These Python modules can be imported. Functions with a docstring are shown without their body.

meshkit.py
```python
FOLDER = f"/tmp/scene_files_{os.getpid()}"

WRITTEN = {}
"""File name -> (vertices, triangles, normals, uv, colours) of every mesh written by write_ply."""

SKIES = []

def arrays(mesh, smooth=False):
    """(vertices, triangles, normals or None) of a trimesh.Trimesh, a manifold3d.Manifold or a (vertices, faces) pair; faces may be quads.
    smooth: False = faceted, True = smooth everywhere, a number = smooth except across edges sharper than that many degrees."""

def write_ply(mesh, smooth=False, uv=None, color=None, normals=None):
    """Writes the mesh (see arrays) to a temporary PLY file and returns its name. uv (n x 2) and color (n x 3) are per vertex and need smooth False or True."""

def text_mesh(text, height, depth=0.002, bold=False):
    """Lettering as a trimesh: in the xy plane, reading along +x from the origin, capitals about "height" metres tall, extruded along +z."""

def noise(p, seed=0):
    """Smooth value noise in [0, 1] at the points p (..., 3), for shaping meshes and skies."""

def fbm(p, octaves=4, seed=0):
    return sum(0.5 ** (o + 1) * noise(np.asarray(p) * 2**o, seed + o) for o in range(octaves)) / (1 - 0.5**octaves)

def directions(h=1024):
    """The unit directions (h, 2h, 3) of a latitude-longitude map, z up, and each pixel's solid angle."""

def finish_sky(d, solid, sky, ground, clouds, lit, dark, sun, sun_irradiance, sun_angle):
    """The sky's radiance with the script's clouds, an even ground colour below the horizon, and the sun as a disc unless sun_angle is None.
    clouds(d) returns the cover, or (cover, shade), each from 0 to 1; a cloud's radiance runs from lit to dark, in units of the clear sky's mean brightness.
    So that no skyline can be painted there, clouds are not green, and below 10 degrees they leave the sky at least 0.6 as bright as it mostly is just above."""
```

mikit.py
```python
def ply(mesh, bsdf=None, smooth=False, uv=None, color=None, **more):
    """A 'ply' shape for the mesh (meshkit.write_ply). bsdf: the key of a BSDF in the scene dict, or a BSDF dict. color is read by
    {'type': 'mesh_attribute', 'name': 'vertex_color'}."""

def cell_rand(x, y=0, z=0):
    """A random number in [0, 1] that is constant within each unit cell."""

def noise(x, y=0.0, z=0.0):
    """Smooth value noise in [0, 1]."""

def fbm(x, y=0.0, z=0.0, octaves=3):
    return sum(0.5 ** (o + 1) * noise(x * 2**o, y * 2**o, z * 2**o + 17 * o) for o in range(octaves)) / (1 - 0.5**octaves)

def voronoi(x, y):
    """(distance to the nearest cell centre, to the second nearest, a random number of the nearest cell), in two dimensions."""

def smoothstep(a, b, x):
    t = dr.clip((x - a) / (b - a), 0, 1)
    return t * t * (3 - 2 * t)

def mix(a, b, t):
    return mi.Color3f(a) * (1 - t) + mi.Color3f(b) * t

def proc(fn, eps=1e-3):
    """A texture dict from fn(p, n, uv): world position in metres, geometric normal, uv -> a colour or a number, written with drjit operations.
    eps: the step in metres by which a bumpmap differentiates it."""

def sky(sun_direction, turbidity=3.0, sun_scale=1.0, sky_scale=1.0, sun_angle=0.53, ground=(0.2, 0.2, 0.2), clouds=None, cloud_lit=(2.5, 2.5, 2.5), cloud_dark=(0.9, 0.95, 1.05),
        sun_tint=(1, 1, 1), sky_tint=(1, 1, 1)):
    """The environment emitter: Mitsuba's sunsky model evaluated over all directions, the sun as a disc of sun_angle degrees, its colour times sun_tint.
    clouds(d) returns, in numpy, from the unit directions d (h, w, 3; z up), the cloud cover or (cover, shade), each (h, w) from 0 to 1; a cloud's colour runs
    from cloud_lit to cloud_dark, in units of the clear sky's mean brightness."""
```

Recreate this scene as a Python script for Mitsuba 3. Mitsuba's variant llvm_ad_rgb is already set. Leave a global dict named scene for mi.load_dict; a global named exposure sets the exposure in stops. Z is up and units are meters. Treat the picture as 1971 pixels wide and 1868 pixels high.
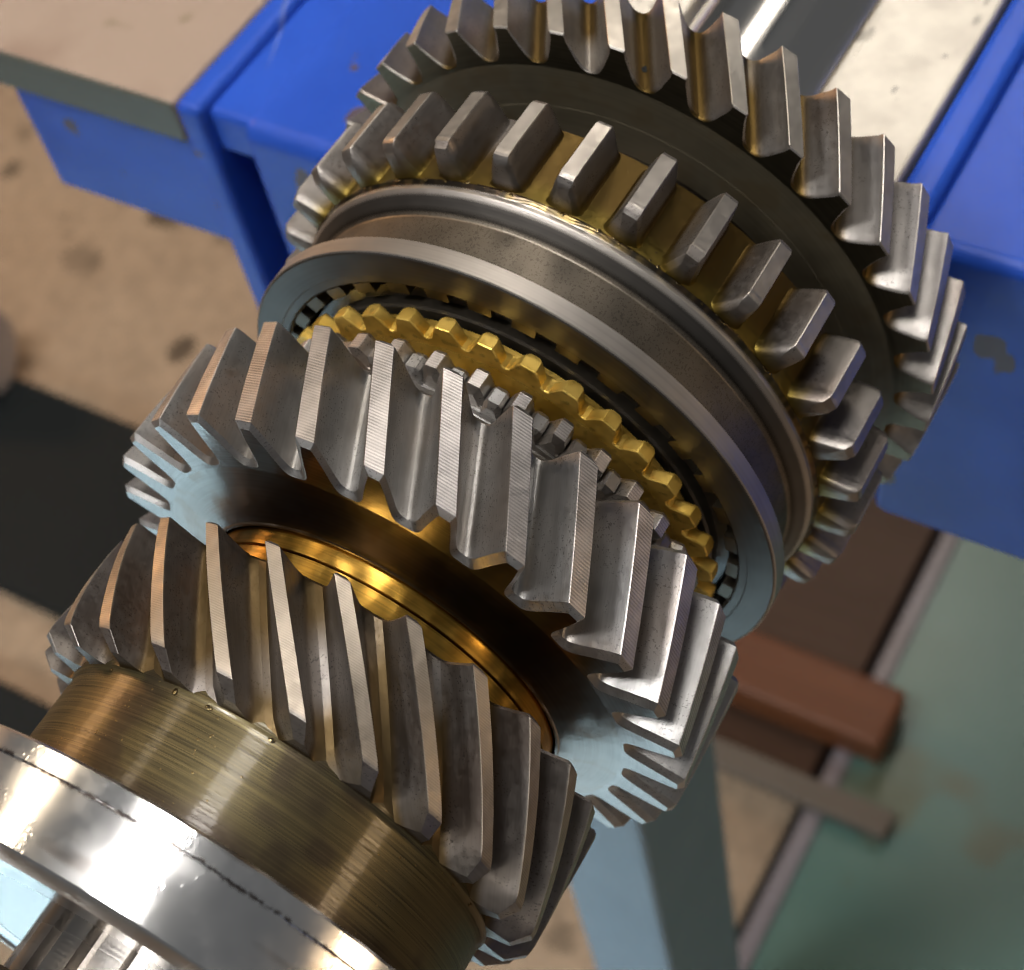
import math, random
import numpy as np, trimesh, drjit as dr, mitsuba as mi, mikit, meshkit
from mikit import noise, fbm, smoothstep, mix, proc
T = mi.ScalarTransform4f
scene, labels = {}, {}
rng = random.Random(7)
S = 0.05                                    # one gear radius in metres; the shaft's axis is world y through the origin

# ------------------------------------------------------------------ camera, light, exposure
CAM = np.array([0.1110, -0.0884, 0.2179])
RIGHT, DOWN, FWD = np.array([0.8569, 0.4929, -0.1508]), np.array([0.3272, -0.7461, -0.5799]), np.array([-0.3983, 0.4476, -0.8006])
scene['camera'] = {'type': 'thinlens', 'fov': 33.96, 'fov_axis': 'x', 'near_clip': 0.01, 'far_clip': 60.0,
                   'aperture_radius': 0.0011, 'focus_distance': 0.222,
                   'to_world': T().look_at(origin=CAM.tolist(), target=(CAM + FWD).tolist(), up=(-DOWN).tolist())}
exposure = 0.0


def lamp(key, label, at, aim, w, h, rgb):
    """A rectangular shop lamp: a housing box and a glowing diffuser on its face that looks at 'aim'."""
    at, aim = np.array(at, float), np.array(aim, float)
    z = (aim - at) / np.linalg.norm(aim - at)
    x = np.cross([0, 1, 0] if abs(z[1]) < 0.9 else [1, 0, 0], z)
    x /= np.linalg.norm(x)
    m = np.eye(4)
    m[:3, 0], m[:3, 1], m[:3, 2], m[:3, 3] = x, np.cross(z, x), z, at
    box = trimesh.creation.box([w + 0.04, h + 0.04, 0.06])
    box.apply_translation([0, 0, -0.034])
    box.apply_transform(m)
    scene[key + '__housing'] = mikit.ply(box, 'lamp_housing_paint')
    pane = trimesh.Trimesh([[-w / 2, -h / 2, 0], [w / 2, -h / 2, 0], [w / 2, h / 2, 0], [-w / 2, h / 2, 0]], [[0, 1, 2], [0, 2, 3]], process=False)
    pane.apply_transform(m)
    scene[key + '__diffuser'] = mikit.ply(pane, 'lamp_housing_paint', emitter={'type': 'area', 'radiance': {'type': 'rgb', 'value': list(rgb)}})
    labels[key] = {'label': label, 'category': 'lamp'}


scene['lamp_housing_paint'] = {'type': 'diffuse', 'reflectance': {'type': 'rgb', 'value': [0.7, 0.7, 0.7]}}
lamp('ceiling_lamp', 'white rectangular shop lamp hanging straight above the gears', (0.05, -0.18, 1.75), (0.05, -0.18, 0), 0.32, 1.1, (21, 20, 18.8))
lamp('ceiling_lamp_001', 'warm white shop lamp hanging high to the left of the bench', (-1.5, 0.3, 1.9), (-0.3, 0.1, 0), 0.25, 0.9, (11, 8.8, 6.2))
lamp('ceiling_lamp_002', 'white rectangular shop lamp hanging above the far end of the vise', (-0.55, 1.85, 1.75), (-0.3, 0.6, 0), 0.4, 0.9, (13, 11.8, 10.2))
lamp('ceiling_lamp_003', 'bright white shop lamp hanging above and in front of the bench, left of the gears', (-0.62, -0.88, 1.75), (0, 0, 0), 0.34, 0.42, (46, 44.5, 43))
lamp('work_lamp', 'warm orange shop lamp standing far to the left of the bench', (-2.6, 0.6, 0.55), (0, 0, 0), 0.45, 0.45, (20, 11, 5))
lamp('work_lamp_001', 'warm white shop lamp far to the right of the bench', (2.6, 0.4, 0.95), (0, 0, 0), 0.4, 0.4, (15, 10.5, 6.2))
lamp('added_fill_lamp', 'added low cool white fill lamp, out of view, shining down on the pale reflector tray', (-0.45, -0.62, -0.30), (-0.45, -0.60, -0.8), 0.8, 0.3, (8, 10, 11))  # added cool fill lamp out of view, brightens only the tray
scene['workshop_glow'] = {'type': 'constant', 'radiance': {'type': 'rgb', 'value': [0.10, 0.102, 0.104]}}


# ------------------------------------------------------------------ materials
def polar(p):
    r = dr.sqrt(p.x * p.x + p.z * p.z) / S
    return r, p.y / S, dr.atan2(p.x, p.z)


def metal(key, col, rough=0.3, bump=None, bump_eps=2e-5, clear=0.0, clear_gloss=0.9, metallic=1.0, spec=0.5):
    b = {'type': 'principled', 'base_color': col if isinstance(col, dict) else {'type': 'rgb', 'value': list(col)}, 'metallic': metallic,
         'roughness': rough if isinstance(rough, (dict, float)) else rough, 'specular': spec}
    if clear:
        b['clearcoat'], b['clearcoat_gloss'] = clear, clear_gloss
    if bump is not None:
        b = {'type': 'bumpmap', 'arbitrary': proc(bump, bump_eps), 'scale': 1.0, 'bsdf': b}
    scene[key] = {'type': 'twosided', 'bsdf': b}


def paint(key, fn, rough=0.4, spec=0.5, bump=None, eps=1e-4, clear=0.0):
    metal(key, proc(fn) if callable(fn) else fn, rough, bump, eps, clear, 0.9, 0.0, spec)


def crest_mask(r, tip):
    return smoothstep(tip - 0.004, tip - 0.0015, r)


def gear_color(tip, root, pitch, cut, tone, flank, oil, seed, face=(0.25, 0.23, 0.22), face_y=-9.0):
    """Bare steel: ground crests with turning lines, stained flanks with dark specks, oily roots."""
    def fn(p, n, uv):
        r, y, a = polar(p)
        k = crest_mask(r, tip)
        m = fbm(p.x * 260 + seed, p.y * 260, p.z * 260, 3)
        s = fbm(p.x * 3600, p.y * 3600 + seed, p.z * 3600, 2)
        big = noise(p.x * 90, p.y * 90 + seed, p.z * 90)
        lines = 0.5 + 0.5 * dr.sin(6.2831853 * (y / pitch + 0.5 * noise(a * 9 + seed)))
        lines = 1 - (1 - lines * (0.6 + 0.4 * noise(y * 170, a * 6))) * (0.35 + 0.9 * noise(a * 23 + seed, y * 9))
        crest = mi.Color3f(*tone) * (1 - 0.5 * cut * (1 - lines)) * (0.72 + 0.4 * m) * (0.9 + 0.2 * noise(p.x * 700, p.y * 700, p.z * 700))
        streak = noise(r * 240, y * 5 + seed, 1.5)
        fl = mi.Color3f(*flank) * (0.62 + 0.46 * m + 0.16 * streak)
        fl = mix(fl, mi.Color3f(flank[0] * 0.85, flank[1] * 0.66, flank[2] * 0.52), smoothstep(0.55, 0.9, big) * 0.4)
        fl = fl * (1 - 0.45 * smoothstep(0.60, 0.78, s) * smoothstep(0.45, 0.75, m + 0.1))
        low = (1 - smoothstep(root + 0.002, root + 0.035, r)) * oil * smoothstep(0.25, 0.5, big + 0.1)
        fl = mix(fl, mi.Color3f(0.10, 0.064, 0.02), low)
        if tip == 1.087:
            wet = (1 - smoothstep(0.985, 1.035, r + 0.05 * (m - 0.5))) * (1 - smoothstep(1.06, 1.13, y)) * smoothstep(0.35, 0.6, big)
            fl = mix(fl, mi.Color3f(0.17, 0.125, 0.028), wet * 0.7)
        cap = smoothstep(0.90, 0.96, -n.y) * (1 - smoothstep(face_y, face_y + 0.02, y))
        rings = 0.8 + 0.3 * noise(r * 260, seed, a * 2.5)
        return mix(mix(fl, crest, k), mi.Color3f(*face) * rings * (0.8 + 0.3 * m), cap)
    return proc(fn)


def gear_rough(tip, lo, hi, seed, face_y=-9.0, face_rough=0.2):
    def fn(p, n, uv):
        r, y, a = polar(p)
        m = 0.3 + 0.4 * fbm(p.x * 1500 + seed, p.y * 1500, p.z * 1500, 2)
        cap = smoothstep(0.90, 0.96, -n.y) * (1 - smoothstep(face_y, face_y + 0.02, y))
        v = lo + (hi - lo) * smoothstep(0.2, 0.8, m)
        return v + (face_rough - v) * cap
    return proc(fn)


def gear_bump(tip, pitch, amp, grain, seed):
    def fn(p, n, uv):
        r, y, a = polar(p)
        k = crest_mask(r, tip)
        g = fbm(p.x * 900 + seed, p.y * 900, p.z * 900, 3)
        nose = (1 - smoothstep(1.082, 1.09, y)) * 1.1e-4 * fbm(p.x * 520 + seed, p.y * 520, p.z * 520, 2) if tip == 1.087 else 0.0
        return nose + k * amp * dr.sin(6.2831853 * (y / pitch + 0.5 * noise(a * 9 + seed))) + grain * g
    return fn


metal('steel_small_gear', gear_color(0.838, 0.712, 0.0065, 0.5, (0.46, 0.40, 0.33), (0.25, 0.23, 0.215), 0.9, 3.1), gear_rough(0.838, 0.36, 0.60, 3.1),
      gear_bump(0.838, 0.0065, 5e-6, 2.2e-5, 3.1))
metal('steel_wide_gear', gear_color(1.0, 0.826, 0.0088, 1.0, (0.66, 0.62, 0.60), (0.42, 0.415, 0.41), 0.25, 8.7, (0.25, 0.225, 0.21), 0.0), gear_rough(1.0, 0.34, 0.55, 8.7, 0.0, 0.21),
      gear_bump(1.0, 0.0088, 8e-6, 2.2e-5, 8.7))
metal('steel_dog_teeth', gear_color(0.79, 0.70, 0.0088, 0.9, (0.74, 0.69, 0.66), (0.42, 0.40, 0.38), 0.1, 2.7), 0.42, gear_bump(0.79, 0.0088, 6e-6, 2e-5, 2.7))
metal('steel_sleeve_teeth', gear_color(1.087, 0.965, 0.011, 0.0, (0.46, 0.425, 0.385), (0.27, 0.25, 0.235), 1.0, 5.3), gear_rough(1.087, 0.36, 0.58, 5.3),
      gear_bump(1.087, 0.011, 2e-7, 3.5e-5, 5.3))
metal('steel_big_gear', gear_color(1.139, 1.016, 0.013, 0.0, (0.56, 0.52, 0.465), (0.33, 0.31, 0.29), 1.0, 9.9, (0.12, 0.105, 0.07), 1.522), gear_rough(1.139, 0.38, 0.56, 9.9, 1.522, 0.45),
      gear_bump(1.139, 0.013, 2e-7, 2e-5, 9.9))


def face_color(tone, stain, seed):
    def fn(p, n, uv):
        r, y, a = polar(p)
        m = fbm(p.x * 200 + seed, p.y * 200, p.z * 200, 3)
        rings = noise(r * 260, y * 260 + seed, a * 2.5)
        c = mi.Color3f(*tone) * (0.75 + 0.35 * m) * (0.88 + 0.2 * rings)
        return mix(c, mi.Color3f(*stain), smoothstep(0.5, 0.72, m) * 0.6)
    return proc(fn)


def turned_bump(amp, freq, grain, seed):
    def fn(p, n, uv):
        r, y, a = polar(p)
        return amp * noise(r * freq, y * freq + seed, a * 1.5) + grain * fbm(p.x * 500 + seed, p.y * 500, p.z * 500, 2)
    return fn


metal('gear_face', face_color((0.27, 0.245, 0.225), (0.19, 0.14, 0.105), 1.7), 0.21, turned_bump(3e-6, 160, 3.2e-5, 1.0))
metal('big_gear_face', face_color((0.125, 0.108, 0.072), (0.10, 0.075, 0.04), 4.2), 0.5, turned_bump(2e-6, 160, 8e-6, 2.0), metallic=0.55)


def hub_color(p, n, uv):
    r, y, a = polar(p)
    lines = 0.5 * noise(y * 560, a * 2.2) + 0.5 * noise(y * 240, a * 1.4)
    wide = noise(y * 60, a * 1.1, 3.3)
    film = fbm(p.x * 110, p.y * 110, p.z * 110 + 5, 3)
    c = mix(mi.Color3f(0.050, 0.038, 0.0125), mi.Color3f(0.106, 0.082, 0.031), smoothstep(0.3, 0.8, lines) * 0.7 + wide * 0.3)
    c = c * (1 - 0.45 * smoothstep(0.72, 0.88, noise(y * 420 + 9, a * 3.0)))
    return mix(c, mi.Color3f(0.030, 0.018, 0.010), dr.maximum(smoothstep(-0.86, -0.95, y + 0.12 * (film - 0.5)), 0.7 * smoothstep(0.55, 0.68, film)) * 0.85)




def hub_bump(p, n, uv):
    r, y, a = polar(p)
    patch = 0.6 + 3.0 * smoothstep(0.50, 0.68, noise(p.x * 150, p.y * 150, p.z * 150)) * noise(p.x * 60, p.y * 60, p.z * 60 + 4)
    return 7e-6 * noise(y * 300, a * 1.6) + 8e-6 * patch * noise(y * 700, a * 12) + 1.2e-5 * noise(y * 130, a * 7.0, 2.0) + 6e-6 * patch * noise(y * 1100, a * 30)


metal('oily_hub', proc(hub_color), 0.42, hub_bump, clear=1.0, clear_gloss=0.985, metallic=0.85)


def sleeve_color(p, n, uv):
    r, y, a = polar(p)
    m = fbm(p.x * 170, p.y * 170, p.z * 170 + 3, 3)
    s = fbm(p.x * 4200, p.y * 4200, p.z * 4200, 2)
    rings = noise(r * 210, y * 210, a * 1.5)
    c = mi.Color3f(0.42, 0.39, 0.36) * (0.72 + 0.3 * m + 0.18 * rings)
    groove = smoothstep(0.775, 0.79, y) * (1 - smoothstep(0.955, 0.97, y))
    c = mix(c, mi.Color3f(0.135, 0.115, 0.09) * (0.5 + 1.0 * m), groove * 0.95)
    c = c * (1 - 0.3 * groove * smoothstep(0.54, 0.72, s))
    c = c * (1 - 0.80 * (1 - smoothstep(0.7095, 0.7125, y))) * (1 - 0.8 * (1 - smoothstep(0.838, 0.846, r)))  # dark reflection on front face and shade in bore put into the colour
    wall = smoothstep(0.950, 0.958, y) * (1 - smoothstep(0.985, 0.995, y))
    c = c * (1 - 0.78 * wall)  # groove wall darkened in colour for the dark surroundings it mirrors
    oil = smoothstep(1.012, 1.022, y)
    run = noise(a * 55, y * 7, r * 20) * 0.9 + 0.1 * noise(a * 190, y * 25)
    return mix(c, (0.35 + 1.1 * smoothstep(0.25, 0.8, run)) * mix(mi.Color3f(0.12, 0.083, 0.024), mi.Color3f(0.075, 0.043, 0.018), smoothstep(0.45, 0.65, m)) * (0.55 + 0.8 * fbm(p.x * 420, p.y * 420, p.z * 420, 3)), oil * 0.95)


def sleeve_rough(p, n, uv):
    r, y, a = polar(p)
    return 0.44 + 0.02 * (1 - smoothstep(0.712, 0.718, y)) - 0.20 * smoothstep(1.012, 1.022, y)


def sleeve_bump(p, n, uv):
    r, y, a = polar(p)
    oil = smoothstep(1.0, 1.02, y)
    swirl = dr.sin((r * 230 + 1.2 * dr.cos(a * 32.0)) * 3.0 + y * 420) * 5e-6
    return (1 - oil) * 9e-6 * noise(r * 170, y * 170, a * 1.2) + oil * (swirl + 7e-5 * fbm(p.x * 380, p.y * 380, p.z * 380, 3)) + 2.5e-5 * fbm(p.x * 500, p.y * 500, p.z * 500, 2)


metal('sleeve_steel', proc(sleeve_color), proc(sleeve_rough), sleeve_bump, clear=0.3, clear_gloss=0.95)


def brass_color(p, n, uv):
    m = fbm(p.x * 300, p.y * 300, p.z * 300, 3)
    s = noise(p.x * 900, p.y * 900, p.z * 900)
    c = mix(mi.Color3f(0.95, 0.66, 0.16), mi.Color3f(0.66, 0.42, 0.075), smoothstep(0.35, 0.75, m))
    r = dr.sqrt(p.x * p.x + p.z * p.z) / S
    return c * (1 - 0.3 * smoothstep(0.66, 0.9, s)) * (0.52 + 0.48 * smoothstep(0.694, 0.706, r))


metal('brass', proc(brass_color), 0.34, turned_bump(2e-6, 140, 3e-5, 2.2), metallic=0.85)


def polished_brass_color(p, n, uv):
    r, y, a = polar(p)
    m = fbm(p.x * 240, p.y * 240, p.z * 240, 3)
    return mix(mi.Color3f(0.66, 0.37, 0.065), mi.Color3f(0.40, 0.24, 0.05), smoothstep(0.3, 0.75, m)) * (0.8 + 0.3 * noise(y * 260, a * 3))


metal('brass_polished', proc(polished_brass_color), 0.2, turned_bump(4e-6, 200, 1e-5, 4.4))


def chrome_color(p, n, uv):
    r, y, a = polar(p)
    m = fbm(p.x * 220, p.y * 220, p.z * 220, 3)
    wob = 0.006 * (noise(a * 30, 2.0) - 0.5) + 0.003 * (noise(a * 160, 7.0) - 0.5)
    edge = dr.exp(-dr.square((y + 1.052 + wob) / 0.006)) * smoothstep(0.30, 0.62, fbm(p.x * 1300, p.y * 1300, p.z * 1300, 2))
    smear = smoothstep(0.56, 0.75, fbm(p.x * 90 + 3, p.y * 300, p.z * 90, 3))
    c = mi.Color3f(0.90, 0.905, 0.91) * (0.85 + 0.2 * m)
    c = mix(c, mi.Color3f(0.42, 0.36, 0.32), smear * 0.6)
    return mix(c, mi.Color3f(0.12, 0.085, 0.07), edge * 0.9)


def chrome_bump(p, n, uv):
    r, y, a = polar(p)
    v = noise(p.x * 2700, p.y * 2700, p.z * 2700) * noise(p.x * 420 + 5, p.y * 420, p.z * 420)
    return 1.1e-5 * smoothstep(0.40, 0.75, v) + 2e-6 * fbm(p.x * 260, p.y * 260, p.z * 260, 3) + 1.5e-6 * noise(y * 400, a * 4)


def chrome_rough(p, n, uv):
    return 0.16 + 0.06 * smoothstep(0.35, 0.8, fbm(p.x * 260, p.y * 260, p.z * 260 + 7, 3))


metal('chrome_race', proc(chrome_color), proc(chrome_rough), chrome_bump)
metal('race_face', (0.32, 0.32, 0.32), 0.08, turned_bump(3e-6, 220, 2e-5, 3.4))
metal('dark_cage', (0.10, 0.09, 0.08), 0.3)
metal('bright_steel', (0.70, 0.69, 0.67), 0.16)


def shaft_color(p, n, uv):
    r, y, a = polar(p)
    m = fbm(p.x * 150, p.y * 150, p.z * 150, 3)
    return mi.Color3f(0.58, 0.55, 0.52) * (0.65 + 0.6 * m)


metal('shaft_steel', proc(shaft_color), 0.28, lambda p, n, uv: (6e-6 + 2.2e-5 * (1 - smoothstep(-1.38, -1.34, p.y / S))) * dr.sin(p.y / S * 420) + 2e-5 * fbm(p.x * 500, p.y * 500, p.z * 500, 2))
paint('gap_black', {'type': 'rgb', 'value': [0.020, 0.017, 0.013]}, 0.28, 0.5)  # near black base, puts the dark of the sleeve gaps into colour
metal('spline_steel', (0.085, 0.073, 0.055), 0.42)
metal('dark_steel', (0.06, 0.052, 0.045), 0.3)
metal('oil_gloss', (0.11, 0.075, 0.02), 0.06, clear=1.0, clear_gloss=1.0)


def blue_color(p, n, uv):
    m = fbm(p.x * 60, p.y * 60, p.z * 60, 3)
    chip = smoothstep(0.71, 0.74, fbm(p.x * 95 + 4.2, p.y * 60 + 1.0, p.z * 60, 3))
    c = mix(mi.Color3f(0.012, 0.055, 0.36), mi.Color3f(0.021, 0.080, 0.45), m)
    c = c * (0.72 + 0.5 * fbm(p.x * 22, p.y * 22, p.z * 22 + 3, 3))
    scratch = smoothstep(0.80, 0.88, noise(p.x * 700 + p.y * 260, p.y * 22, p.z * 60)) * smoothstep(0.45, 0.7, noise(p.x * 30, p.y * 30, p.z * 30))
    c = mix(c, mi.Color3f(0.16, 0.22, 0.45), scratch * 0.6)
    return mix(c, mi.Color3f(0.085, 0.06, 0.04), chip * 0.9)


paint('blue_paint', blue_color, 0.40, 0.24, lambda p, n, uv: 2.5e-4 * fbm(p.x * 140, p.y * 140, p.z * 140, 3))


def floor_color(p, n, uv):
    m = fbm(p.x * 5, p.y * 5, 1.0, 4)
    s = fbm(p.x * 26 + 3, p.y * 26, 4.0, 3)
    c = mix(mi.Color3f(0.35, 0.255, 0.175), mi.Color3f(0.28, 0.20, 0.135), smoothstep(0.3, 0.7, m))
    c = c * (1 - 0.45 * smoothstep(0.6, 0.8, s)) * (0.82 + 0.36 * fbm(p.x * 120, p.y * 120, 2.0, 3))
    return c * (1 - 0.7 * smoothstep(0.86, 0.92, noise(p.x * 17 + 5.3, p.y * 17 + 0.7)))


paint('floor_concrete', floor_color, 0.7, 0.15)


def table_color(p, n, uv):
    m = fbm(p.x * 40, p.y * 40, 2.0, 4)
    side = smoothstep(0.5, 0.8, dr.abs(n.y))
    c = mix(mi.Color3f(0.31, 0.235, 0.185), mi.Color3f(0.245, 0.17, 0.13), smoothstep(0.35, 0.7, m))
    c = mix(c, mi.Color3f(0.17, 0.13, 0.07), 0.7 * smoothstep(0.76, 0.86, fbm(p.x * 90, p.y * 90, 6.0, 2)))
    return mix(c, mi.Color3f(0.075, 0.08, 0.065), side)


paint('table_board', table_color, 0.45, 0.4)


def plate_color(p, n, uv):
    m = fbm(p.x * 120, p.y * 120, p.z * 60, 4)
    c = mix(mi.Color3f(0.62, 0.58, 0.50), mi.Color3f(0.48, 0.44, 0.38), smoothstep(0.3, 0.8, m))
    return c * (1 - 0.4 * smoothstep(0.74, 0.86, fbm(p.x * 300 + 2, p.y * 180, 3.0, 2)))


paint('jaw_aluminium', plate_color, 0.5, 0.5, lambda p, n, uv: 1.5e-4 * fbm(p.x * 220, p.y * 220, p.z * 220, 3))


def teal_color(p, n, uv):
    m = fbm(p.x * 9, p.y * 9, 2.5, 3)
    c = mix(mi.Color3f(0.065, 0.15, 0.132), mi.Color3f(0.095, 0.18, 0.155), smoothstep(0.3, 0.7, m))
    rust = smoothstep(0.60, 0.70, fbm(p.x * 14 + 1.1, p.y * 14 + 2.7, 0.5, 3))
    return mix(c, mi.Color3f(0.12, 0.10, 0.045), rust * 0.55)


paint('teal_paint', teal_color, 0.35, 0.5)
paint('grey_edge_paint', {'type': 'rgb', 'value': [0.20, 0.18, 0.20]}, 0.4)
paint('black_rubber_and_shade', {'type': 'rgb', 'value': [0.007, 0.009, 0.0095]}, 0.7, 0.2)  # black of the mats, also painted shade in plate gap and oil hole


def wood_color(p, n, uv):
    g = noise(p.x * 12, p.y * 160, p.z * 160)
    return mix(mi.Color3f(0.15, 0.046, 0.013), mi.Color3f(0.10, 0.03, 0.009), g)


paint('red_wood', wood_color, 0.5)
paint('strip_brown', lambda p, n, uv: mix(mi.Color3f(0.13, 0.065, 0.035), mi.Color3f(0.20, 0.10, 0.05), fbm(p.x * 60, p.y * 60, p.z * 200, 2)), 0.6)
paint('panel_brown', lambda p, n, uv: mix(mi.Color3f(0.075, 0.036, 0.019), mi.Color3f(0.05, 0.024, 0.013), fbm(p.x * 8, p.y * 60, 1.0, 3)), 0.6)
paint('grey_bar_steel', {'type': 'rgb', 'value': [0.115, 0.092, 0.072]}, 0.5)
paint('leg_paint', lambda p, n, uv: mix(mi.Color3f(0.14, 0.20, 0.255), mi.Color3f(0.17, 0.23, 0.28), fbm(p.x * 30, p.y * 30, p.z * 30, 3)), 0.45)
paint('pale_reflector', {'type': 'rgb', 'value': [0.55, 0.72, 0.80]}, 0.5)
paint('pipe_grey', {'type': 'rgb', 'value': [0.32, 0.27, 0.25]}, 0.4)


# ------------------------------------------------------------------ helpers
def add(key, mesh, mat, smooth=30, **more):
    scene[key] = mikit.ply(mesh, mat, smooth, **more)
    return scene[key]


def copy(key, source, angle):
    scene[key] = {**scene[source], 'to_world': T().rotate([0, 1, 0], float(angle))}


def num(base, i):
    return base if i == 0 else f'{base}_{i:03d}'


def lathe(profile, n=240, a0=0.0, a1=360.0):
    """Surface of revolution about the y axis from a closed list of (radius, y), in gear radii."""
    pr = np.array(profile, float) * S
    full = abs(a1 - a0) >= 360
    a = np.radians(np.linspace(a0, a1, n, endpoint=not full))
    m = len(pr)
    v = np.stack([np.outer(np.sin(a), pr[:, 0]), np.tile(pr[:, 1], (n, 1)), np.outer(np.cos(a), pr[:, 0])], -1).reshape(-1, 3)
    f = []
    for i in range(n if full else n - 1):
        j = (i + 1) % n
        for k in range(m):
            l = (k + 1) % m
            f += [[i * m + k, j * m + l, j * m + k], [i * m + k, i * m + l, j * m + l]]
    t = trimesh.Trimesh(v, f, process=False)
    if t.volume < 0:
        t.invert()
    return t


def sweep_tooth(half, r_in, stations, pitch, arc=5, dish=0.0):
    """A gear tooth. half: (half angle in degrees, radius) from crest to root on one side. stations: (y, twist deg, width factor, height factor, inset)."""
    half = np.array(half, float)
    root = half[-1, 1]
    sec = []
    for y, tw, wf, hf, inset in stations:
        a, r = half[:, 0].copy(), half[:, 1].copy()
        r = root + (r - root) * hf - inset
        da = np.degrees(inset / np.maximum(r, 0.1)) * 0.9
        last = len(a) - 1
        a[:last] = np.maximum(a[:last] * wf - da[:last], 0.25)
        aa = np.concatenate([-a[::-1], a])
        rr = np.concatenate([r[::-1], r])
        inner = np.linspace(a[-1], -a[-1], arc)
        aa = np.concatenate([aa, inner])
        rr = np.concatenate([rr, np.full(arc, r_in)])
        ang = np.radians(aa + tw)
        yy = y - dish * (half[0, 1] - rr) if len(sec) == 0 else y - 0.6 * dish * (half[0, 1] - rr) if len(sec) == 1 else np.full(len(aa), y)
        sec.append(np.stack([rr * np.sin(ang), yy, rr * np.cos(ang)], 1))
    m = len(sec[0])
    v = np.concatenate(sec)
    f = []
    for s in range(len(sec) - 1):
        for k in range(m):
            l = (k + 1) % m
            f += [[s * m + k, s * m + l, (s + 1) * m + l], [s * m + k, (s + 1) * m + l, (s + 1) * m + k]]
    for s, flip in ((0, False), (len(sec) - 1, True)):
        y, tw = stations[s][0], math.radians(stations[s][1])
        rc = r_in + 0.004
        v = np.vstack([v, [[rc * math.sin(tw), y - (0 if flip else dish * (half[0, 1] - rc)), rc * math.cos(tw)]]])
        c = len(v) - 1
        for k in range(m):
            l = (k + 1) % m
            f.append([c, s * m + l, s * m + k] if not flip else [c, s * m + k, s * m + l])
    t = trimesh.Trimesh(v * S, f, process=False)
    if t.volume < 0:
        t.invert()
    return t


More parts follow.
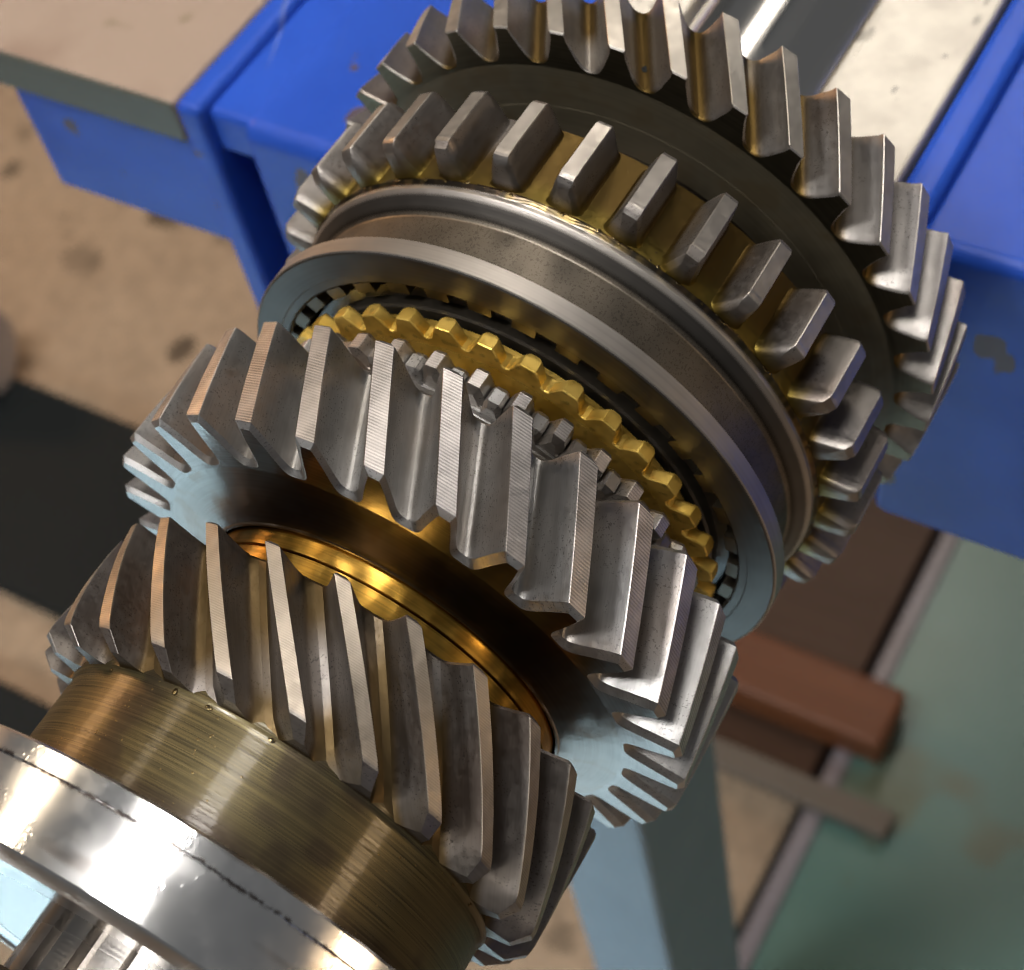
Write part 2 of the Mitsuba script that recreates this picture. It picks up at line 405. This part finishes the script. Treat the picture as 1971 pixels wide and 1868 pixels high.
def box(x0, x1, y0, y1, z0, z1, bevel=0.0):
    if bevel <= 0:
        b = trimesh.creation.box([x1 - x0, y1 - y0, z1 - z0])
    else:
        import manifold3d as m3
        s = m3.Manifold.sphere(bevel, 12)
        pts = [s.translate([x, y, z]) for x in (x0 + bevel, x1 - bevel) for y in (y0 + bevel, y1 - bevel) for z in (z0 + bevel, z1 - bevel)]
        mm = m3.Manifold.batch_hull(pts).to_mesh()
        return trimesh.Trimesh(mm.vert_properties[:, :3], mm.tri_verts, process=False)
    b.apply_translation([(x0 + x1) / 2, (y0 + y1) / 2, (z0 + z1) / 2])
    return b


OFF = 27.0                                  # the camera stands this many degrees round the shaft from straight above

# ------------------------------------------------------------------ setting
fl = trimesh.Trimesh([[-6, -4, -0.8], [6, -4, -0.8], [6, 8, -0.8], [-6, 8, -0.8]], [[0, 1, 2], [0, 2, 3]], process=False)
add('floor', fl, 'floor_concrete', False)
labels['floor'] = {'label': 'stained brown concrete workshop floor', 'kind': 'structure'}

# ------------------------------------------------------------------ workbench
add('workbench__top', box(-0.42, -0.1297, 0.104, 0.75, -0.0318, -0.0196, 0.0012), 'table_board')
labels['workbench__top'] = {'label': 'worn brown bench board with dark grey front edge'}
add('workbench__apron', box(-0.187, -0.1297, 0.1062, 0.1142, -0.0665, -0.0322, 0.0012), 'blue_paint')
add('workbench__brown_strip', box(-0.168, -0.1297, 0.1125, 0.132, -0.0735, -0.0667, 0.001), 'strip_brown')  # thin brown strip below the apron, set back
add('workbench__leg', box(-0.090, -0.046, 0.108, 0.165, -0.8, -0.1003, 0.003), 'leg_paint')
labels['workbench__leg'] = {'label': 'blue grey square steel leg under the vise'}
add('workbench__leg_001', box(-0.40, -0.36, 0.60, 0.64, -0.8, -0.032, 0.003), 'leg_paint')
labels['workbench'] = {'label': 'workbench with worn brown top, blue apron and blue grey leg', 'category': 'workbench'}

# ------------------------------------------------------------------ vise
add('bench_vise__side_plate', box(-0.1295, -0.1222, 0.1036, 0.55, -0.17, -0.0192, 0.0022), 'blue_paint')
add('bench_vise__body', box(-0.1128, -0.005, 0.1040, 0.55, -0.10, -0.0206, 0.0045), 'blue_paint')
add('bench_vise__deck', box(-0.1235, -0.1085, 0.1068, 0.55, -0.034, -0.0216, 0.002), 'blue_paint')
add('bench_vise__jaw', box(0.0362, 0.24, 0.104, 0.55, -0.0815, 0.0035, 0.003), 'blue_paint')
add('bench_vise__lip_001', box(0.0366, 0.0435, 0.1070, 0.55, -0.02, 0.0068, 0.0018), 'blue_paint')
add('bench_vise__web', box(-0.006, 0.0355, 0.20, 0.54, -0.09, -0.055), 'blue_paint')
pl = box(0.0138, 0.0358, 0.1045, 0.55, -0.045, 0.0078, 0.0008)
pl = pl.subdivide_to_size(0.004)
pl = trimesh.Trimesh(pl.vertices, pl.faces)
left = pl.vertices[:, 0] < 0.0165
pl.vertices[left, 0] += (meshkit.fbm(pl.vertices[left] * [0, 260, 90], 3) - 0.5) * 0.0032
add('bench_vise__jaw_plate', pl, 'jaw_aluminium', 40)
labels['bench_vise__jaw_plate'] = {'label': 'light grey aluminium jaw plate with ragged edge'}
add('bench_vise__jaw_plate_001', box(-0.040, -0.0215, 0.1045, 0.55, -0.045, 0.003, 0.0008), 'jaw_aluminium', 40)
labels['bench_vise'] = {'label': 'glossy blue bench vise holding the shaft between grey jaw plates', 'category': 'vise'}

# ------------------------------------------------------------------ things on the floor
add('base_plate__plate', box(-0.082, 0.75, 0.10, 0.95, -0.799, -0.775, 0.003), 'teal_paint')
add('base_plate__edge_strip', box(-0.0845, -0.0725, 0.099, 0.951, -0.7985, -0.772, 0.002), 'grey_edge_paint')
add('base_plate__shade_strip', box(-0.0935, -0.085, 0.0995, 0.950, -0.7988, -0.790), 'black_rubber_and_shade', False)  # black strip stands in for the shadow gap beside the plate
labels['base_plate'] = {'label': 'rust stained teal painted steel base plate lying on the floor', 'category': 'machine base'}
add('wooden_beam', box(-0.30, -0.054, 0.368, 0.412, -0.7715, -0.742, 0.004), 'red_wood')
labels['wooden_beam'] = {'label': 'short reddish brown wooden beam lying across the teal plate', 'category': 'beam'}
add('brown_panel', box(-0.32, -0.092, 0.345, 0.64, -0.7985, -0.78, 0.002), 'panel_brown')  # flat dark brown panel under the beam
labels['brown_panel'] = {'label': 'flat dark brown panel on the floor below the vise', 'category': 'board'}
add('steel_bar', box(-0.30, -0.032, 0.322, 0.340, -0.7715, -0.762, 0.001), 'grey_bar_steel')
labels['steel_bar'] = {'label': 'thin grey steel bar lying across the teal plate edge', 'category': 'bar'}
add('rubber_mat', box(-0.95, -0.40, 0.232, 0.40, -0.799, -0.784, 0.003), 'black_rubber_and_shade')
labels['rubber_mat'] = {'label': 'black rubber mat on the brown floor left of the gears', 'category': 'mat'}
add('rubber_mat_001', box(-0.95, -0.50, 0.02, 0.168, -0.799, -0.784, 0.003), 'black_rubber_and_shade')
labels['rubber_mat_001'] = {'label': 'second black rubber mat, nearer the bearing, at the left picture edge', 'category': 'mat'}
pipe = trimesh.creation.cylinder(0.034, 0.5, sections=48)
pipe.apply_transform(trimesh.transformations.rotation_matrix(math.pi / 2, [0, 1, 0]))
pipe.apply_transform(trimesh.transformations.rotation_matrix(0.35, [0, 0, 1]))
pipe.apply_translation([-1.063, 0.31, -0.749])
add('steel_pipe', pipe, 'pipe_grey', 40)
labels['steel_pipe'] = {'label': 'grey steel pipe end lying across the rubber mat at left', 'category': 'pipe'}
tray = box(-1.0, 0.05, -0.75, -0.06, -0.799, -0.79)  # tray added out of view to give the pale blue reflections
add('reflector_tray__bottom', tray, 'pale_reflector', False)
for i, (x0, x1, y0, y1) in enumerate(((-1.01, -1.0, -0.76, -0.05), (0.05, 0.06, -0.76, -0.05), (-1.0, 0.05, -0.76, -0.75), (-1.0, 0.05, -0.06, -0.05))):
    add(num('reflector_tray__wall', i), box(x0, x1, y0, y1, -0.799, -0.765), 'pale_reflector', False)
labels['reflector_tray'] = {'label': 'pale blue reflector tray added out of view on the floor in front of the bench', 'category': 'tray'}

# ------------------------------------------------------------------ shaft
def fluted(r_out, r_in, n, y0, y1, duty=0.6, ph=0.0):
    pts = []
    step = 360.0 / n
    for i in range(n):
        for f_, r in ((0.0, r_in), (0.04, r_out), (duty - 0.04, r_out), (duty, r_in), ((1 + duty) / 2, r_in)):
            pts.append((math.radians(ph + (i + f_) * step), r))
        for q in (0.25, 0.5, 0.75):
            pts.append((math.radians(ph + (i + 0.04 + (duty - 0.08) * q) * step), r_out))
    pts.sort()
    m = len(pts)
    v = [[r * math.sin(a), y, r * math.cos(a)] for y in (y0, y1) for a, r in pts] + [[0, y0, 0], [0, y1, 0]]
    f = []
    for k in range(m):
        l = (k + 1) % m
        f += [[k, l, m + l], [k, m + l, m + k], [2 * m, l, k], [2 * m + 1, m + k, m + l]]
    t = trimesh.Trimesh(np.array(v) * S, f, process=False)
    if t.volume < 0:
        t.invert()
    return t


def slotted_shaft():
    import manifold3d as m3
    cyl = m3.Manifold.cylinder(7.5 * S, 0.352 * S, 0.352 * S, 160).rotate([-90, 0, 0]).translate([0, 1.5 * S, 0])
    for a, y0, w in ((-7.2, 2.50, 0.042), (-52.0, 2.2, 0.05), (40.0, 2.4, 0.05)):
        slot = m3.Manifold.cylinder(0.12 * S, w * S, w * S, 40)
        slot = m3.Manifold.batch_hull([slot.translate([0, y * S, 0.318 * S]) for y in (y0 + w, 8.8)])
        cyl = cyl - slot.rotate([0, OFF + a, 0])
    mm = cyl.to_mesh()
    return trimesh.Trimesh(mm.vert_properties[:, :3], mm.tri_verts, process=False)


add('gear_shaft__body', slotted_shaft(), 'bright_steel', 30)
labels['gear_shaft__body'] = {'label': 'smooth far shaft end with a rounded keyway'}
add('gear_shaft__core', lathe([(0.0, -2.6), (0.31, -2.6), (0.33, -0.9), (0.45, -0.9), (0.45, 1.49), (0.0, 1.49)], 120), 'dark_steel')
add('gear_shaft__spline', fluted(0.385, 0.345, 18, -2.6, -1.20, 0.68, -2.8), 'shaft_steel')
add('gear_shaft__added_nut', fluted(0.56, 0.49, 8, -1.62, -1.42, 0.7, 11.0), 'dark_steel')  # notched nut added out of view for its dark reflection in the race
labels['gear_shaft'] = {'label': 'bright steel gear shaft running through the gears into the vise', 'category': 'shaft'}

# ------------------------------------------------------------------ bearing
add('bearing_ring__outer_race', lathe([(0.72, -1.0), (0.985, -0.99), (1.0, -1.0), (1.0, -1.049), (0.9972, -1.052), (1.0, -1.055), (1.0, -1.238), (0.994, -1.245), (0.957, -1.266), (0.947, -1.262), (0.943, -1.2545), (0.72, -1.2545)], 360), 'chrome_race', 25)
add('bearing_ring__inner_race', lathe([(0.335, -1.0), (0.715, -1.0), (0.715, -1.2535), (0.335, -1.2535)], 200), 'race_face')
labels['bearing_ring'] = {'label': 'polished chrome bearing ring with bright lamp glare at the near end of the shaft', 'category': 'bearing'}

# ------------------------------------------------------------------ small helical gear with hub
def ring_of(key, first, n, phase, pitch):
    for i in range(n):
        k = num(key, i)
        if i:
            copy(k, key, OFF + phase + pitch * i)
    scene[key]['to_world'] = T().rotate([0, 1, 0], float(OFF + phase))


def stations(y0, y1, twist, c, n=12):
    out = [(y0, 0.0, 1, 1, c)]
    for i in range(n + 1):
        t = (c + (y1 - y0 - 2 * c) * i / n) / (y1 - y0)
        out.append((y0 + t * (y1 - y0), twist * t, 1, 1, 0.0))
    return out + [(y1, twist, 1, 1, c)]


G1 = [(1.65, 0.838), (1.85, 0.834), (2.2, 0.812), (2.65, 0.788), (3.2, 0.764), (3.75, 0.743), (4.5, 0.726), (5.4, 0.716), (7.5, 0.712)]
st = stations(-0.638, -0.213, -25.4, 0.010, 16)
st[0] = (-0.638, 0, 0.9, 0.62, 0.006)
st.insert(1, (-0.600, -2.27, 1, 0.97, 0.0))
st = [st[0], st[1]] + [s for s in st[2:] if s[0] > -0.59]
add('helical_gear__tooth', sweep_tooth(G1, 0.690, st, 15), 'steel_small_gear', 28)
ring_of('helical_gear__tooth', None, 24, -3.7, 15.0)
add('helical_gear__hub', lathe([(0.60, -0.985), (0.685, -0.985), (0.70, -0.97), (0.70, -0.66), (0.704, -0.645), (0.709, -0.637), (0.709, -0.60), (0.60, -0.60)], 300), 'oily_hub')
labels['helical_gear__hub'] = {'label': 'wide oily brown hub with turning lines'}
add('helical_gear__body', lathe([(0.50, -0.60), (0.690, -0.60), (0.690, -0.214), (0.50, -0.214)], 240), 'gear_face')
labels['helical_gear'] = {'label': 'smallest helical gear with oily brown hub, next to the bearing', 'category': 'gear'}

# brass thrust rings
add('thrust_ring', lathe([(0.46, -0.211), (0.592, -0.211), (0.596, -0.207), (0.596, -0.1155), (0.592, -0.113), (0.46, -0.113)], 240), 'brass_polished')
labels['thrust_ring'] = {'label': 'polished brass ring touching the smallest helical gear', 'category': 'ring'}
add('thrust_ring_001', lathe([(0.46, -0.110), (0.595, -0.110), (0.599, -0.1075), (0.600, 0.01), (0.46, 0.01)], 240), 'brass_polished')
labels['thrust_ring_001'] = {'label': 'polished brass ring sunk into the face of the wide helical gear', 'category': 'ring'}

# ------------------------------------------------------------------ wide helical gear
G2 = [(1.7, 1.0), (1.92, 0.996), (2.40, 0.965), (2.90, 0.932), (3.32, 0.902), (3.68, 0.876), (4.02, 0.856), (4.45, 0.841), (5.0, 0.831), (5.6, 0.827), (180 / 29, 0.826)]
add('helical_gear_001__tooth', sweep_tooth(G2, 0.800, stations(0.0, 0.3946, -12.1, 0.016), 12.4), 'steel_wide_gear', 28)
ring_of('helical_gear_001__tooth', None, 29, -3.4, 360 / 29)
add('helical_gear_001__body', lathe([(0.606, 0.02), (0.606, -0.050), (0.610, -0.056), (0.617, -0.055), (0.621, -0.0515), (0.626, -0.0505), (0.645, -0.044), (0.68, -0.030), (0.72, -0.0155), (0.76, -0.005), (0.800, 0.0), (0.800, 0.3946), (0.606, 0.3946)], 300), 'gear_face', 25)
D = [(1.35, 0.79), (1.5, 0.788), (2.5, 0.758), (3.0, 0.735), (3.3, 0.715)]
add('helical_gear_001__dog_tooth', sweep_tooth(D, 0.705, [(0.478, 0, .8, .75, 0.01), (0.492, 0, 1, 1, 0), (0.545, 0, 1, 1, 0), (0.558, 0, .8, .9, 0)], 10), 'steel_dog_teeth', 25)
ring_of('helical_gear_001__dog_tooth', None, 35, -4.8, 360 / 35)
D2 = [(1.3, 0.768), (2.0, 0.756), (2.2, 0.74), (2.3, 0.715)]
add('helical_gear_001__dog_stub', sweep_tooth(D2, 0.705, [(0.470, 0, .75, .7, 0.004), (0.484, 0, 1, 1, 0), (0.530, 0, 1, 1, 0), (0.545, 0, .8, .8, 0)], 10), 'steel_wide_gear', 25)
ring_of('helical_gear_001__dog_stub', None, 35, -4.8 + 180 / 35, 360 / 35)
add('helical_gear_001__dog_ring', lathe([(0.55, 0.396), (0.745, 0.396), (0.69, 0.425), (0.69, 0.465), (0.706, 0.470), (0.706, 0.555), (0.60, 0.600), (0.55, 0.60)], 240), 'steel_wide_gear')
labels['helical_gear_001'] = {'label': 'wide helical gear with ridged tooth tips, between brass thrust rings and toothed brass ring', 'category': 'gear'}

# ------------------------------------------------------------------ brass synchroniser ring
B = [(1.75, 0.790), (2.05, 0.787), (2.9, 0.768), (3.6, 0.748), (4.1, 0.734), (180 / 35, 0.728)]
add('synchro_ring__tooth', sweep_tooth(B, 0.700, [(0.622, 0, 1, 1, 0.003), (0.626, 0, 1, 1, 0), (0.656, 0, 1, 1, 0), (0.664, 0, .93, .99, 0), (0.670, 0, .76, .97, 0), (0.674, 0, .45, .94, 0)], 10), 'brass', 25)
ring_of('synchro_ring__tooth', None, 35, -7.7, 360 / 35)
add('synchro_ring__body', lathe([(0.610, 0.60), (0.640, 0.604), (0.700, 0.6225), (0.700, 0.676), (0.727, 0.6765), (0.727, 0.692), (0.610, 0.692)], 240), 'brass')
labels['synchro_ring'] = {'label': 'golden brass ring with square teeth inside the grooved sleeve', 'category': 'synchroniser ring'}

# ------------------------------------------------------------------ sleeve with groove and spur teeth
add('shift_sleeve__body', lathe([(0.832, 1.30), (0.832, 0.722), (0.842, 0.709), (0.868, 0.7085), (0.871, 0.7055), (0.955, 0.707), (0.964, 0.714), (0.964, 0.773), (0.958, 0.779),
    (0.900, 0.780), (0.892, 0.788), (0.892, 0.940), (0.896, 0.949), (0.925, 0.975), (0.938, 0.988), (0.946, 0.996), (0.951, 1.003), (0.9515, 1.012), (0.950, 1.016), (0.953, 1.022), (0.9595, 1.032), (0.9605, 1.045), (0.9605, 1.20), (0.94, 1.315)], 360), 'sleeve_steel', 25)
G3 = [(1.2, 1.087), (1.36, 1.084), (1.75, 1.062), (2.1, 1.035), (2.45, 1.01), (2.75, 0.985), (3.1, 0.968), (3.5, 0.962), (180 / 32, 0.9608)]
nose_sets = []
for v_ in range(6):
    r_ = np.random.default_rng(40 + v_)
    stn = []
    for y, wf, hf in ((1.0355, .42, .45), (1.0375, .62, .62), (1.042, .80, .75), (1.049, .93, .86), (1.058, 1.01, .94), (1.069, 1.04, .985), (1.083, 1.02, 1.0)):
        stn.append((y + r_.normal(0, .0015) * (hf > .2), 0, wf * (1 + r_.normal(0, .05)), min(1, hf + r_.normal(0, .025) * (hf > .2) * (hf < 1)), 0))
    stn.sort()
    stn += [(1.11, 0, 1, 1, 0), (1.28, 0, 1, 1, 0), (1.30, 0, .94, .92, 0), (1.312, 0, .8, .7, 0), (1.318, 0, .6, .3, 0)]
    nose_sets.append(mikit.ply(sweep_tooth(G3, 0.955, stn, 11.25), 'steel_sleeve_teeth', 30))
for i in range(32):
    scene[num('shift_sleeve__tooth', i)] = {**nose_sets[rng.randrange(6)], 'to_world': T().rotate([0, 1, 0], OFF - 5.5 + 11.25 * i)}
SP = [(1.5, 0.790), (2.2, 0.800), (2.7, 0.834)]
sp = sweep_tooth([(2.7, 0.834), (2.75, 0.833)], 0.795, [(0.716, 0, .08, 1, 0.0), (0.745, 0, 1, 1, 0), (1.0, 0, 1, 1, 0)], 10)
add('shift_sleeve__spline', sp, 'spline_steel', 25)
add('shift_sleeve__gap_shade_ring', lathe([(0.796, 0.757), (0.8315, 0.757), (0.8315, 1.25), (0.796, 1.25)], 160), 'gap_black')  # dark ring added to put shade into the gaps between the splines
ring_of('shift_sleeve__spline', None, 35, -2.4, 360 / 35)
labels['shift_sleeve'] = {'label': 'grooved steel sleeve with rounded stubby teeth in brown oil', 'category': 'sleeve'}
# hub inside the sleeve
add('synchro_hub', lathe([(0.55, 0.715), (0.735, 0.715), (0.742, 0.722), (0.742, 0.76), (0.78, 0.765), (0.785, 0.785), (0.785, 1.2), (0.55, 1.2)], 200), 'gap_black')
labels['synchro_hub'] = {'label': 'dark hub deep inside the grooved sleeve', 'category': 'hub'}

# ------------------------------------------------------------------ large helical gear
G4 = [(1.3, 1.139), (1.42, 1.137), (1.6, 1.115), (2.1, 1.09), (2.6, 1.065), (3.1, 1.045), (3.7, 1.028), (4.4, 1.019), (180 / 35, 1.0165)]
add('helical_gear_002__tooth', sweep_tooth(G4, 1.0, stations(1.522, 1.820, -9.3, 0.006), 10.3), 'steel_big_gear', 28)
ring_of('helical_gear_002__tooth', None, 35, -0.5, 360 / 35)
add('helical_gear_002__body', lathe([(0.40, 1.520), (0.845, 1.520), (0.848, 1.5215), (1.0, 1.522), (1.0, 1.82), (0.40, 1.82)], 300), 'big_gear_face', 25)
add('helical_gear_002__collar', lathe([(0.50, 1.32), (0.72, 1.32), (0.72, 1.5195), (0.50, 1.5195)], 160), 'dark_steel')
labels['helical_gear_002'] = {'label': 'largest helical gear with dark face, farthest back beside the vise', 'category': 'gear'}
add('helical_gear_002__oil_hole_disc', lathe([(0.0, 1.0), (0.013, 1.0), (0.013, 1.0185), (0.0, 1.0185)], 32), 'black_rubber_and_shade', 30)  # black disc, stands for the shade inside the drilled hole
scene['helical_gear_002__oil_hole_disc']['to_world'] = T().rotate([0, 1, 0], OFF - 18.0) @ T().translate([0, 1.60 * S, 0]) @ T().rotate([1, 0, 0], 90)

# ------------------------------------------------------------------ drops of oil
def drops(spots, seed):
    r_ = np.random.default_rng(seed)
    out = []
    for R, y, a, size in spots:
        b = trimesh.creation.icosphere(2, 1.0)
        b.apply_scale([size * r_.uniform(.8, 1.6), size * r_.uniform(.7, 1.2), size * 0.28])
        b.apply_translation([0, y, R])
        b.apply_transform(trimesh.transformations.rotation_matrix(math.radians(OFF + a), [0, 1, 0]))
        b.apply_scale(S)
        out.append(b)
    return trimesh.util.concatenate(out)


r_ = np.random.default_rng(11)
spots = []
for i in range(-7, 9):
    a0 = -5.5 + 11.25 * i
    for k in range(7):
        spots.append((0.9605, r_.uniform(1.028, 1.040), a0 + r_.normal(0, 2.6), r_.uniform(0.002, 0.0075)))
    for k in range(4):
        spots.append((0.9605, r_.uniform(1.05, 1.30), a0 + 5.6 + r_.normal(0, 1.2), r_.uniform(0.0015, 0.004)))
add('shift_sleeve__oil_drops', drops(spots, 5), 'oil_gloss', True)
labels['shift_sleeve__oil_drops'] = {'label': 'drops of brown oil between the rounded teeth', 'kind': 'stuff'}
spots = [(0.705, r_.uniform(-0.655, -0.64), r_.uniform(-70, 60), r_.uniform(0.003, 0.009)) for k in range(8)]
spots += [(0.700, r_.uniform(-0.95, -0.66), r_.choice([-48, -17, 27]) + r_.normal(0, 5), r_.uniform(0.0012, 0.004)) for k in range(60)]
add('helical_gear__oil_drops', drops(spots, 6), 'oil_gloss', True)
labels['helical_gear__oil_drops'] = {'label': 'drops of brown oil on the hub', 'kind': 'stuff'}
